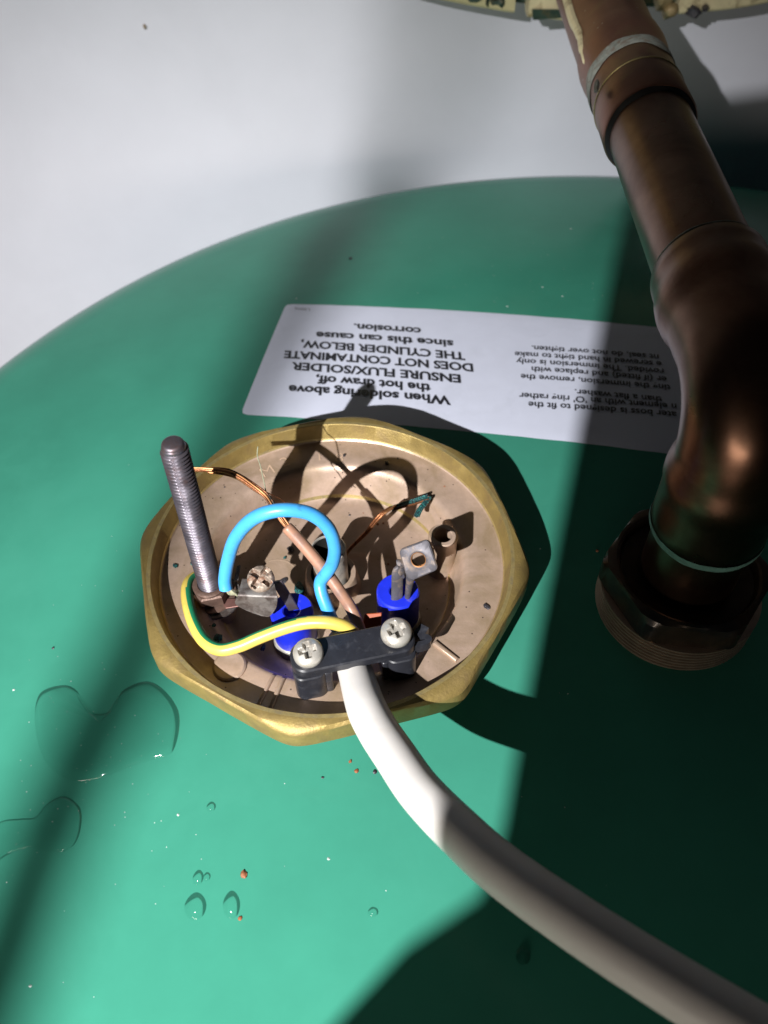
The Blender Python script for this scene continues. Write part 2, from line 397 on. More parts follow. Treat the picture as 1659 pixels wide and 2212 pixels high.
def text_mesh(body, bold):
    cu = bpy.data.curves.new('lettering', 'FONT'); cu.body = body; cu.size = 1.0
    cu.offset = bold; cu.resolution_u = 3; cu.fill_mode = 'FRONT'
    o = bpy.data.objects.new('tmp', cu); scene.collection.objects.link(o)
    dg = bpy.context.evaluated_depsgraph_get(); dg.update()
    me = bpy.data.meshes.new_from_object(o.evaluated_get(dg))
    bpy.data.objects.remove(o); bpy.data.curves.remove(cu)
    bm = bmesh.new(); bm.from_mesh(me)
    bmesh.ops.triangulate(bm, faces=bm.faces)
    v = [q.co.copy() for q in bm.verts]; f = [[q.index for q in fc.verts] for fc in bm.faces]
    bm.free(); bpy.data.meshes.remove(me)
    return v, f
def text_line(body, a, b, cap, bold=0.034, material='ink', lift=0.30, stem=(-0.02, -1.0)):
    # the baseline runs from a to b (mm, on the dome); cap is the height of a capital
    a = Vector(a[:2]); b = Vector(b[:2])
    v, f = text_mesh(body, bold)
    x0 = min(q.x for q in v); x1 = max(q.x for q in v)
    d = b-a; ul = d.normalized(); vl = Vector(stem).normalized(); k = d.length/(x1-x0)
    mb = MB()
    def put(q):
        pz = a + ul*((q.x-x0)*k) + vl*(q.y/0.72*cap)
        return on(pz.x, pz.y, lift)
    mb.add([put(q) for q in v], f)
    return obj('lettering', mb, MT[material], sticker, smooth=0)
CAP = 4.0
text_line('When soldering above', (32.38, 67.85, -17.33), (-15.68, 79.18, -21.30), CAP)
text_line('the hot draw off,', (27.04, 74.08, -18.00), (-7.53, 82.84, -20.89), CAP)
text_line('ENSURE FLUX/SOLDER', (36.14, 77.75, -17.82), (-15.47, 90.93, -22.19), CAP)
text_line('DOES NOT CONTAMINATE', (40.31, 82.81, -18.02), (-18.19, 97.63, -23.00), CAP)
text_line('THE CYLINDER BELOW,', (38.39, 88.83, -18.56), (-13.15, 102.62, -23.01), CAP)
text_line('since this can cause', (35.37, 95.69, -19.26), (-8.34, 106.83, -23.00), CAP)
text_line('corrosion.', (25.65, 104.03, -20.48), (3.92, 109.65, -22.35), CAP)
CP2 = 2.75
text_line('ater boss is designed to fit the', (95.30, 56.88, -15.42), (54.56, 63.57, -16.24), CP2, 0.02, stem=(-0.17, -0.985))
text_line("n element with an 'O' ring rather", (96.17, 60.24, -15.61), (52.47, 67.79, -16.56), CP2, 0.02, stem=(-0.17, -0.985))
text_line('than a flat washer.', (92.97, 63.57, -15.79), (68.67, 68.23, -16.22), CP2, 0.02, stem=(-0.17, -0.985))
text_line('ting the immersion, remove the', (96.72, 68.85, -16.13), (54.13, 76.55, -17.09), CP2, 0.02, stem=(-0.17, -0.985))
text_line('er (if fitted) and replace with', (96.54, 72.81, -16.39), (57.78, 79.96, -17.24), CP2, 0.02, stem=(-0.17, -0.985))
text_line('rovided. The immersion is only', (96.64, 76.58, -16.65), (53.77, 84.38, -17.67), CP2, 0.02, stem=(-0.17, -0.985))
text_line('e screwed in hand tight to make', (96.88, 80.30, -16.91), (53.80, 87.98, -17.95), CP2, 0.02, stem=(-0.17, -0.985))
text_line('nt seal, do not over tighten.', (96.89, 83.82, -17.18), (59.32, 90.73, -18.03), CP2, 0.02, stem=(-0.17, -0.985))
text_line('L2076', (-11.08, 121.73, -24.75), (-16.42, 123.68, -25.42), 1.5, 0.0, 'ink_grey')

# ------------------------------------------------------------------ immersion heater head
heater = thing('immersion_heater', 'octagonal brass immersion heater head with open wiring cup on the green cylinder', 'immersion heater', (0, 0, -14))
NA = 432
def rout(t):
    ph = (math.degrees(t) - 13.5 + 22.5) % 45 - 22.5
    side = 41.9/cos(radians(ph)); k = 9.0
    return -math.log(math.exp(-side*k/4) + math.exp(-44.5*k/4))/(k/4)
A_ = [2*pi*i/NA for i in range(NA)]
def wob(t, s): return 0.10*noise.noise(Vector((cos(t)*6, sin(t)*6, s)))
def ring(fr, fz): return [(fr(t)*cos(t), fr(t)*sin(t), fz(t)) for t in A_]
def ztop(r): return -0.52*max(0.0, r-42.3)
m = MB()
rs = []; mi = []
def R_(fr, fz, k): rs.append(ring(fr, fz)); mi.append(k)
R_(lambda t: 34.5, lambda t: -26, 0)
R_(lambda t: 34.5, lambda t: -6.3, 0)
R_(lambda t: rout(t)-0.6, lambda t: -6.3, 0)
R_(lambda t: rout(t)+wob(t, 3), lambda t: -5.8, 0)
R_(lambda t: rout(t)+wob(t, 3), lambda t: ztop(rout(t))-0.55, 0)
R_(lambda t: rout(t)-0.18+wob(t, 5), lambda t: ztop(rout(t))-0.22, 0)
R_(lambda t: rout(t)-0.55, lambda t: ztop(rout(t)-0.55), 0)
R_(lambda t: min(rout(t)-0.7, 42.3), lambda t: -0.02+wob(t, 9)*0.5, 0)
R_(lambda t: 41.0, lambda t: wob(t, 11)*0.7, 0)
R_(lambda t: 40.15+wob(t, 15)*1.3, lambda t: wob(t, 13), 1)
R_(lambda t: 40.0+wob(t, 15)*1.3, lambda t: -0.15, 0)
R_(lambda t: 39.1, lambda t: -3.9, 0)
R_(lambda t: 38.85, lambda t: -4.35, 1)
R_(lambda t: 38.6, lambda t: -4.62, 2)
R_(lambda t: 37.9, lambda t: -4.78, 2)
R_(lambda t: 34.0, lambda t: -4.82, 2)
R_(lambda t: 31.4, lambda t: -4.85, 2)
R_(lambda t: 30.6, lambda t: -5.05, 2)
R_(lambda t: 29.9, lambda t: -5.65, 2)
R_(lambda t: 29.35, lambda t: -6.7, 2)
R_(lambda t: 27.3, lambda t: -12.6, 2)
R_(lambda t: 26.9, lambda t: -13.4, 1)
R_(lambda t: 26.2, lambda t: -13.85, 2)
R_(lambda t: 25.0, lambda t: -14.0, 2)
R_(lambda t: 9.0, lambda t: -14.0, 2)
m.rings(rs, mi[1:], cap0=True, cap1=True)
obj('brass_cup', m, [MT['brass'], MT['brass_edge'], MT['floor']], heater, smooth=28)

def post(name, c, r, z0, z1, hole, parent=heater):
    mb = MB()
    mb.lathe([(r*1.06, z0), (r, z0+1.2), (r, z1-0.35), (r-0.3, z1), (hole+0.25, z1), (hole, z1-0.3), (hole, z1-6.5), (0.02, z1-6.8)], (c[0], c[1], 0), 48)
    return obj(name, mb, MT['floor'], parent)
post('tapped_post', (25.5, 4.2), 3.35, -14.3, -1.2, 2.0)
post('tapped_post', (-26.4, -7.0), 3.6, -14.3, -6.6, 2.0)
# ribs cast into the ledge
def rib(a0, r0, r1, wd, zt):
    mb = MB(); t = radians(a0); e = Vector((cos(t), sin(t))); n_ = Vector((-e.y, e.x))
    pl = [e*r0 - n_*wd/2, e*r1 - n_*wd/2, e*r1 + n_*wd/2, e*r0 + n_*wd/2]
    mb.prism([tuple(q) for q in pl], -6.0, zt, bev=0.25)
    obj('cast_rib', mb, MT['floor'], heater, smooth=50)
rib(-45.0, 31.2, 37.6, 1.1, -4.15)
rib(-108.0, 31.0, 38.2, 1.0, -4.2)
rib(-112.0, 31.0, 38.2, 0.8, -4.3)
mb = MB(); q = (-20.99, -26.40, -4.80)
mb.lathe([(3.7, -6.5), (3.5, -4.5), (3.1, -4.2), (0.02, -4.15)], (q[0], q[1], 0), 40)
obj('cast_pad', mb, MT['floor'], heater)
q = (33.59, -20.53, -4.80)
# raised casting letters on the ledge
for ch, q in (('M', (-16.91, 28.99, -4.80)), ('2', (-12.66, 32.01, -4.80)), ('1', (-3.90, 33.62, -4.80)), ('8', (1.18, 32.94, -4.80))):
    v, f = text_mesh(ch, -0.012)
    t = atan2(q[1], q[0]); up = Vector((cos(t), sin(t))); rt = Vector((up.y, -up.x))
    xm = (min(k.x for k in v)+max(k.x for k in v))/2
    mb = MB(); sc_ = 5.0
    top = []
    for k in v:
        pz = Vector((q[0], q[1])) + rt*((k.x-xm)*sc_) + up*((k.y-0.36)*sc_*0.9)
        top.append((pz.x, pz.y, -4.74))
    mb.add(top, f)
    obj('cast_letter', mb, MT['cast_letter'], heater, smooth=0)

# thermostat pocket: thin tube standing in a collar
mb = MB(); c = (-0.6, 0.2, 0)
mb.lathe([(4.0, -14), (4.0, -0.1), (3.9, 0), (3.72, 0), (3.65, -0.1), (3.65, -0.6)], c, 64, cap1=False)
tp = obj('thermostat_pocket', mb, MT['steel'], heater)
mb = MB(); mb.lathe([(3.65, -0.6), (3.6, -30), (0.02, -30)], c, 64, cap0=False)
obj('bore', mb, MT['residue_and_shade'], tp)  # shade inside the tube, painted as a black lining
mb = MB(); mb.lathe([(6.9, -14.2), (6.4, -13.2), (6.0, -9.6), (5.75, -9.2), (4.75, -9.2), (4.6, -9.5), (4.6, -13.0), (3.9, -13.2)], c, 64, cap0=False, cap1=False)
obj('pocket_collar', mb, MT['floor'], heater)
mb = MB(); mb.lathe([(5.4, -14.02), (5.4, -13.93), (5.2, -13.90), (5.0, -13.97)], ((-14.17, 2.71, -14.00)[0], (-14.17, 2.71, -14.00)[1], 0), 48, cap0=False, cap1=False)
obj('floor_ring', mb, MT['floor'], heater)

# the two blue terminal sleeves
def sleeve(c):
    mb = MB(); mb.lathe([(4.55, -11.6), (4.7, -11.3), (4.68, -1.95), (4.35, -1.5), (2.05, -1.5), (1.75, -1.75), (1.7, -5), (0.02, -5)], (c[0], c[1], 0), 64)
    s_ = obj('terminal_sleeve', mb, MT['blue_sleeve'], heater)
    mb = MB(); mb.lathe([(5.3, -14.1), (5.1, -12.6), (4.95, -12.4), (4.95, -11.6), (4.6, -11.4)], (c[0], c[1], 0), 64, cap0=False, cap1=False)
    obj('metal_ring', mb, MT['steel'], s_)
    return s_
SR = (14.7, -10.6); SL = (-8.3, -14.9)
sr = sleeve(SR); sl = sleeve(SL)

# right terminal: flat pin and square tag with a threaded hole
pin0 = Vector((14.44, -12.57, -1.60)); pin1 = Vector((14.69, -10.91, 8.00))
mb = MB()
ax = (pin1-pin0); L_ = ax.length; n_ = Vector((0.25, -0.95, 0.15)).normalized()
u_ = ax.normalized(); w_ = u_.cross(n_).normalized(); n_ = w_.cross(u_)
rg = []
for k in range(15):
    t = k/14; hw = 1.32*(1 if t < 0.75 else sqrt(max(0.0, 1-((t-0.75)/0.25)**2))*0.97+0.03); ht = 0.62*(1 if t < .85 else 0.75)
    rg.append([pin0 - u_*3*(1 if k == 0 else 0) + ax*t + w_*cos(2*pi*j/20)*hw + n_*sin(2*pi*j/20)*ht + n_*(0.1*noise.noise(Vector((j*.4, t*6, 0)))) for j in range(20)])
mb.rings(rg)
pin = obj('terminal_pin', mb, MT['tin'], heater, smooth=60)
Cn = Vector((19.03, -11.53, 10.90)); e1 = Vector((2.0, 2.3, 3.85)); e2 = Vector((3.4, -1.5, -0.6))
e2 = (e2 - e1*e2.dot(e1)/e1.length_squared).normalized()*e1.length*0.93
nn = e1.cross(e2).normalized()
if nn.y > 0: nn = -nn
mb = MB()
def sqr(s): # rounded square outline around the hole
    o = []
    cs = [e1*s, e2*s, -e1*s*1.12, -e2*s]
    for i in range(4):
        a, b, c_ = cs[i-1], cs[i], cs[(i+1) % 4]
        f_ = 0.16 if i != 2 else 0.3
        p0 = b.lerp(a, f_); p2 = b.lerp(c_, f_)
        for k in range(6):
            t = k/5; o.append((1-t)**2*p0 + 2*t*(1-t)*b + t*t*p2)
    return o
outl0 = sqr(1.0); outl = []
for i in range(len(outl0)):
    a_, b_ = outl0[i], outl0[(i+1) % len(outl0)]
    kk = max(1, int((b_-a_).length/0.35))
    outl += [a_.lerp(b_, j/kk) for j in range(kk)]
NH = len(outl)
uu = e1.normalized(); vv = e2.normalized()
angs = [atan2(q.dot(vv), q.dot(uu)) for q in outl]
HR = 1.62; T2 = 0.48
hole = [uu*cos(a)*HR + vv*sin(a)*HR for a in angs]
rg = []
for off, src_, s in ((T2, hole, 1.0), (T2+0.12, hole, 1.16), (T2, hole, 1.36), (T2, outl, 0.92), (T2*0.5, outl, 1.0), (-T2*0.6, outl, 1.0), (-T2, outl, 0.95), (-T2, hole, 1.0)):
    rg.append([Cn + q*s + nn*off for q in src_])
mb.rings(rg, cap0=False, cap1=False)
# threaded bore
rb = []
for k in range(19):
    off = T2 - (T2*2+0.3)*k/18; s = 1.0 - 0.11*(k % 3 == 1)
    rb.append([Cn + q*s + nn*off for q in hole])
tagr = obj('terminal_tag', mb, MT['tin'], heater, smooth=40)
m2 = MB(); m2.rings(rb, cap0=False, cap1=False)
obj('threaded_hole', m2, MT['copper_bright'], tagr, smooth=25)
# leg of the tag, down to the sleeve
mb = MB(); lg0 = Cn - e1*0.86; lg1 = Vector((16.70, -12.44, -1.55))
mb.tube([lg0, lg0.lerp(lg1, .3), lg0.lerp(lg1, .7), lg1], [1.0, 0.82, 0.7, 0.62], 12)
obj('tag_leg', mb, MT['tin'], tagr)
mb = MB(); mb.chunk(Vector((15.62, -11.92, 7.20)), (0.9, 0.8, 1.9), 4); mb.chunk(Vector((15.37, -10.81, 8.80)), (1.0, .8, .8), 5)
obj('solder_bead', mb, MT['tin'], tagr)

# left terminal: bent tag with corroded screw
def V(*q): return Vector(q)
mb = MB()
ta = Vector((-17.87, -12.34, 6.90)); tb = Vector((-11.24, -13.15, 6.90)); tc_ = Vector((-10.42, -16.39, 6.50)); td = Vector((-18.40, -15.78, 6.50))
rows = [(ta, tb), (td, tc_)]
be = [(Vector((-18.68, -16.31, 5.60)), Vector((-10.39, -17.05, 5.60))), (Vector((-19.51, -16.20, 3.40)), Vector((-10.82, -17.29, 3.40))), (Vector((-17.67, -16.43, 1.20)), Vector((-11.93, -17.54, 1.20))), (Vector((-14.22, -17.40, 0.20)), Vector((-12.83, -17.68, 0.20)))]
rows += be
g = []
for a, b in rows:
    g.append([a.lerp(b, k/10) for k in range(11)])
# densify along the bend
G2 = []
for k in range(11):
    G2.append(sm([r_[k] for r_ in g], 4))
nr = len(G2[0])
top = [[G2[k][r_] for k in range(11)] for r_ in range(nr)]
def offs(r_, k):
    a = top[min(r_+1, nr-1)][k] - top[max(r_-1, 0)][k]; b = top[r_][min(k+1, 10)] - top[r_][max(k-1, 0)]
    n = a.cross(b).normalized()
    return n
ringsT = []
for r_ in range(nr):
    up = [top[r_][k] + V(0, 0, 0.05*noise.noise(top[r_][k]*0.8)) for k in range(11)]
    sg = 1 if offs(r_, 5).z < 0 or offs(r_, 5).y > 0 else -1
    lo = [top[r_][k] + offs(r_, k)*0.75*sg for k in range(10, -1, -1)]
    ringsT.append(up + lo)
mb.rings(ringsT)
tagl = obj('terminal_tag', mb, MT['tarnish'], heater, smooth=50)
tagl['label'] = 'tarnished grey terminal tag holding the blue wire'
# stem from the left sleeve up to the tag
mb = MB(); s0 = V(SL[0]+0.6, SL[1]+0.4, -2.5); s1 = Vector((-10.41, -14.31, 6.00))
mb.plate([s0+V(-1.3, 0.2, 0), s0+V(1.0, 0.3, 0), s1+V(1.1, .2, 0), s1+V(-1.2, 0, 0)], (0.2, -1, 0.35), 0.8, bev=0.15)
obj('tag_stem', mb, MT['steel_dark'], tagl)
mb = MB(); q = Vector((-18.74, -10.84, 6.50))
mb.plate([q+V(-0.9, -1.6, -.5), q+V(.5, -1.8, 0), q+V(.9, 1.3, 1.0), q+V(-.4, 1.5, .9)], (-0.7, -.1, .6), 0.5, bev=0.1)
obj('bent_lip', mb, MT['tarnish'], tagl)

def screw(name, c, r, h, axis, rot, mat_, depth=1.1, slot=0.34, broken=False, parent=heater, shank=3.0):
    # pan head with a cross recess
    mb = MB(); q = Vector((0, 0, 1)).rotation_difference(Vector(axis).normalized())
    NR, NT = 30, 96; rgs = []
    def P_(x, y, z): return Vector(c) + q @ Vector((x, y, z))
    for k, (rr, zz) in enumerate(((0.45*r, -shank), (0.45*r, -0.05), (0.93*r, -0.05), (r, 0.10*h), (r*0.995, 0.30*h))):
        rgs.append([P_(rr*cos(2*pi*i/NT), rr*sin(2*pi*i/NT), zz) for i in range(NT)])
    for k in range(NR, -1, -1):
        f_ = k/NR; rr = max(0.02, 0.985*r*f_); rg_ = []
        for i in range(NT):
            t = 2*pi*i/NT; x, y = rr*cos(t), rr*sin(t)
            z = h*(0.34+0.66*sqrt(max(0, 1-(f_*0.97)**2.6)))
            xr = x*cos(rot)+y*sin(rot); yr = -x*sin(rot)+y*cos(rot)
            wd = slot*r*0.52; ln = r*(0.60 if not broken else 0.92)
            dd = 0
            for a_, b_ in ((xr, yr), (yr, xr)):
                if broken and a_ is yr and b_ is xr and a_ > 0.2*r: continue
                if abs(b_) < ln:
                    e_ = max(0.0, min(1.0, (wd-abs(a_))/(0.10*r)+0.5)); g_ = max(0.0, min(1.0, (ln-abs(b_))/(0.22*r)))
                    dd = max(dd, e_*(g_**0.6))
            z -= dd*depth
            if broken: z += 0.22*noise.noise(Vector((x*1.3, y*1.3, 4.4)))
            rg_.append(P_(x, y, z))
        rgs.append(rg_)
    mb.rings(rgs)
    return obj(name, mb, mat_, parent, smooth=50)
screw('terminal_screw', (-13.85, -12.90, 7.00), 2.85, 2.1, (0.05, -0.25, 1), 0.95, MT['old_screw'], 1.5, 0.42, True, tagl, 5.0)

# threaded rod with nut, washers and earth tag
rb_ = Vector((-26.55, -7.63, -2.00)); rt_ = Vector((-25.49, -7.68, 43.00))
axr = rt_-rb_; rb0 = rb_ - axr.normalized()*6
Lr = (rt_-rb0).length; ur = (rt_-rb0).normalized(); a1 = ur.orthogonal().normalized(); a2 = ur.cross(a1)
mb = MB(); rgs = []; pitch = 0.92; NS = 36; nz = int(Lr/pitch*7)
for k in range(nz+1):
    z = Lr*k/nz; rg_ = []
    for i in range(NS):
        t = 2*pi*i/NS; ph = (z/pitch - i/NS) % 1.0
        tri = abs(ph-0.5)*2
        r = 2.66 - 0.60*max(0.0, min(1.0, tri*1.25-0.12))
        e = Lr-z
        if e < 1.6: r = min(r, 1.55 + 0.72*sqrt(max(0.0, 1-(1-e/1.6)**2)))
        rg_.append(rb0 + ur*z + (a1*cos(t) + a2*sin(t))*r)
    rgs.append(rg_)
mb.rings(rgs); obj('threaded_rod', mb, MT['steel_dark'], heater, smooth=50)
NXY = (rb_.x-0.25, rb_.y+0.2)
mb = MB(); hexp = [(NXY[0]+4.5*cos(radians(60*i+12)), NXY[1]+4.5*sin(radians(60*i+12))) for i in range(6)]
mb.prism(hexp, -5.2, -1.9, bev=0.35); mb.lathe([(3.7, -1.95), (3.7, -1.5), (3.3, -1.25), (2.6, -1.2)], (*NXY, 0), 40, cap0=False, cap1=False)
obj('hex_nut', mb, MT['rust'], heater, smooth=40)
mb = MB(); mb.lathe([(2.7, -5.7), (5.3, -5.75), (5.4, -5.5), (5.3, -5.25), (2.7, -5.2)], (*NXY, 0), 48, cap0=False, cap1=False)
obj('washer', mb, MT['rust'], heater)
mb = MB(); mb.lathe([(2.7, -6.5), (5.9, -6.55), (6.0, -6.2), (5.9, -5.9), (2.7, -5.85)], (NXY[0]+.5, NXY[1]-.4, 0), 48, cap0=False, cap1=False)
obj('washer', mb, MT['tarnish'], heater)
mb = MB()
q = V(NXY[0]+4.5, NXY[1]-3.0, -5.9)
mb.plate([q+V(-3.5, -1.3, .15), q+V(4.4, -0.6, 1.0), q+V(4.6, 0.9, 1.1), q+V(-3, 1.6, .1)], (-0.1, -0.1, 1), 0.45, bev=0.1)
obj('copper_earth_tag', mb, mat('dull_copper_tag', (0.20, 0.10, 0.085), 0.42, metal=0.6, var=0.25, scale=500), heater)

# cable clamp: black saddle with two posts and two screws
SLf = Vector((-3.33, -30.50, 6.40)); SRt = Vector((13.90, -27.02, 7.20))
cu_ = Vector((SRt.x-SLf.x, SRt.y-SLf.y)); clen = cu_.length; cu_.normalize(); cv_ = Vector((-cu_.y, cu_.x))
def CL(a, b): q = Vector((SLf.x, SLf.y)) + cu_*a + cv_*b; return (q.x, q.y)
def stadium(a0, a1, hw, n=12, rr=None):
    rr = rr or hw; o = []
    for (ca, cb, st) in ((a1-rr, -hw+rr, -90), (a1-rr, hw-rr, 0), (a0+rr, hw-rr, 90), (a0+rr, -hw+rr, 180)):
        for k in range(n+1):
            t = radians(st + 90*k/n); o.append(CL(ca+rr*cos(t), cb+rr*sin(t)))
    return o
mb = MB(); mb.prism(stadium(-3.7, clen+3.6, 3.55, 10, 3.0), 3.55, 6.05, bev=0.3)
obj('clamp_bar', mb, MT['black_plastic'], heater, smooth=40)
mb = MB(); mb.prism(stadium(-3.7, 2.8, 3.75, 8, 2.0), -4.9, 3.3, bev=0.25)
mb.prism(stadium(2.2, 3.9, 2.9, 4, 0.5), -4.9, 2.6, bev=0.15)
obj('clamp_post', mb, MT['black_plastic'], heater, smooth=40)
mb = MB(); mb.prism(stadium(clen-2.6, clen+3.6, 3.75, 8, 2.0), -4.9, 2.6, bev=0.25)
mb.prism(stadium(clen-3.6, clen-2.2, 2.9, 4, 0.5), -4.9, 1.8, bev=0.15)
obj('clamp_post', mb, MT['black_plastic'], heater, smooth=40)
for a in (0.0, clen):
    q = CL(a, 0)
    mb = MB(); mb.lathe([(2.6, 1.2), (2.6, 3.6)] if a == 0 else [(2.3, 1.2), (2.3, 3.6)], (q[0], q[1], 0), 32)
    obj('clamp_spacer', mb, MT['black_plastic'], heater)
q = CL(0, 0.1); screw('clamp_screw', (q[0], q[1], 6.1), 3.0, 2.5, (-0.05, -0.12, 1), 0.25, MT['steel'], 1.3, 0.36)
q = CL(clen, 0.1); screw('clamp_screw', (q[0], q[1], 7.0), 3.1, 2.6, (0.02, -0.10, 1), 0.45, MT['steel'], 1.3, 0.36)
mb = MB(); mb.lathe([(1.9, 6.0), (2.1, 6.2), (2.0, 7.0), (1.7, 7.1)], (q[0], q[1], 0), 32)
obj('screw_collar', mb, MT['steel'], heater)
# torn strip of black plastic at the right end of the clamp
st = [(15.90, -27.54, 3.00), (17.95, -27.60, 3.00), (20.01, -27.15, 3.20), (20.42, -26.42, 3.40), (18.96, -25.73, 3.40), (18.51, -25.34, 3.50), (19.21, -24.55, 3.60), (19.71, -23.82, 3.80)]
sp = sm(st, 6); mb = MB(); rg_ = []
for i, q in enumerate(sp):
    t_ = (sp[min(i+1, len(sp)-1)] - sp[max(i-1, 0)]).normalized(); n_ = V(0, 0, 1).cross(t_).normalized()
    hw = 0.55 if i < 30 else 1.0
    rg_.append([q + n_*hw*sx + V(0, 0, 1.2*sz) for sx, sz in ((-1, -1), (1, -1), (1, 1), (-1, 1))])
mb.rings(rg_); obj('torn_strip', mb, MT['black_plastic'], heater, smooth=60)
mb = MB(); q = Vector((8.86, -18.08, -3.00))
mb.plate([q+V(-2.2, -2.5, 0), q+V(2.0, -2.2, 0), q+V(2.2, 2.0, 1.5), q+V(-1.4, 1.8, 1.5)], (0, -.6, .8), 0.8, bev=0.15)
obj('insulating_tab', mb, MT['orange'], heater)

# ------------------------------------------------------------------ the power cable: sheath and three cores
CR0 = 3.85
cpts = [(3.00, -22.12, -0.60), (3.99, -25.85, -0.50), (5.55, -31.31, 0.20), (7.63, -40.38, 3.40), (9.79, -46.03, 5.20), (12.88, -52.28, 7.60), (16.88, -60.26, 11.20), (22.46, -68.69, 16.00),
        (28.21, -76.00, 20.00), (37.34, -84.74, 24.50), (47.27, -92.86, 28.00), (55.58, -99.30, 31.00), (63.60, -105.71, 34.00), (72.60, -112.15, 36.00)]
cable = thing('power_cable', 'thick white flexible power cable curving away from the black clamp', 'cable', cpts[0])
cp = sm(cpts, 9)
mb = MB(); mb.tube(cp, [3.35 if i < 12 else min(CR0, 3.35+(i-12)*0.03) for i in range(len(cp))], 40)
sheath = obj('sheath', mb, MT['white_pvc'], cable, smooth=60)
bpts = [(3.65, -23.47, 0.50), (1.23, -21.11, 2.20), (-0.27, -17.88, 3.60), (-1.36, -15.13, 5.40), (-1.38, -13.67, 7.00), (0.05, -13.34, 9.60), (1.49, -13.04, 12.80), (2.25, -13.64, 18.80), (1.26, -13.30, 24.40),
        (-1.99, -12.87, 28.20), (-7.24, -13.05, 29.60), (-12.50, -12.97, 27.40), (-16.83, -12.84, 21.60), (-19.43, -13.10, 14.80), (-20.88, -14.01, 9.40), (-20.94, -15.02, 7.20)]
mb = MB(); bp_ = sm(bpts, 9); mb.tube(bp_, 1.36, 24)
bw = obj('blue_wire', mb, MT['blue_pvc'], cable, smooth=60)
bend = bp_[-1]
rnd = random.Random(3)
for k in range(7):
    mb = MB(); e = Vector((-19.07, -14.70, 4.60)) + V(rnd.uniform(-.6, .6), rnd.uniform(-.6, .6), rnd.uniform(-.4, .9))
    a = bend + V(rnd.uniform(-.5, .5), rnd.uniform(-.5, .5), 0.4); mdl = a.lerp(e, .5) + V(rnd.uniform(-.5, .5), -.3, rnd.uniform(-.6, .2))
    mb.tube(sm([a, mdl, e, e.lerp(Vector((-17.28, -15.22, 4.60)), .8)], 4), 0.3, 7)
    obj('wire_strand', mb, MT['tinned_strand'], bw)
gpts = [(5.97, -23.97, 1.20), (4.64, -23.35, 3.30), (2.63, -22.89, 4.60), (-0.62, -22.50, 5.20), (-4.89, -22.33, 4.80), (-9.26, -22.63, 3.40), (-14.17, -23.46, 1.60), (-18.56, -24.56, 0.20), (-22.59, -24.73, -0.60),
        (-26.19, -22.28, -1.00), (-28.93, -17.64, -1.20), (-30.94, -12.13, -1.80), (-31.86, -7.27, -2.80), (-31.30, -4.04, -4.20), (-29.26, -2.50, -5.20)]
gp_ = sm(gpts, 9)
inner = Vector((-14.88, -13.19, 2.00))
def gyc(c_, n):
    d = (inner - c_); d.z += 3.0; d.normalize()
    return 1 if n.dot(d) > 0.36 else 0
mb = MB(); mb.tube(gp_, 1.36, 28, colour=gyc)
obj('green_and_yellow_wire', mb, [MT['yellow_pvc'], MT['green_pvc']], cable, smooth=60)
wpts = [(7.43, -24.54, -0.50), (6.04, -20.26, 0.60), (4.57, -17.26, 2.40), (2.56, -15.11, 5.00), (-0.10, -12.24, 7.90), (-3.54, -9.36, 11.60), (-6.09, -7.26, 14.00), (-8.07, -5.82, 15.80)]
wp_ = sm(wpts, 8)
mb = MB(); mb.tube(wp_, [1.28]*(len(wp_)-3)+[1.26, 1.2, 0.95], 24)
brw = obj('brown_wire', mb, MT['brown_pvc'], cable, smooth=60)
strand = [(-7.52, -6.25, 15.40), (-10.02, -3.66, 18.20), (-12.03, -0.90, 19.60), (-14.45, 1.03, 20.40), (-17.63, 3.32, 21.00), (-20.83, 4.82, 21.20), (-24.19, 5.47, 21.20), (-27.60, 6.05, 21.00)]
rnd = random.Random(11)
for k in range(9):
    o_ = V(rnd.uniform(-.55, .55), rnd.uniform(-.55, .55), rnd.uniform(-.45, .45))
    path = []
    for i, q in enumerate(strand):
        spread = 0.7 + 0.75*(i/7)
        path.append(Vector(q) + o_*spread + V(rnd.uniform(-.15, .15), rnd.uniform(-.15, .15), rnd.uniform(-.1, .1)))
    mb = MB(); mb.tube(sm(path[:rnd.choice((7, 8, 8, 8))], 6), 0.25, 7)
    obj('copper_strand', mb, MT['copper_wire'] if k % 4 else MT['copper_bright'], brw)
for pts_, mt_ in (([(-11.96, -0.52, 19.60), (-12.73, 3.00, 20.00), (-13.64, 6.87, 20.40), (-14.51, 9.82, 20.60), (-14.50, 11.98, 21.20)], 'tinned_strand'),
                  ([(-15.85, 2.39, 20.80), (-13.43, 2.46, 18.00), (-10.56, 3.63, 14.00), (-8.73, 4.41, 11.00), (-5.18, 4.95, 8.00)], 'copper_wire')):
    mb = MB(); mb.tube(sm(pts_, 7), 0.13, 6); obj('copper_strand', mb, MT[mt_], brw)

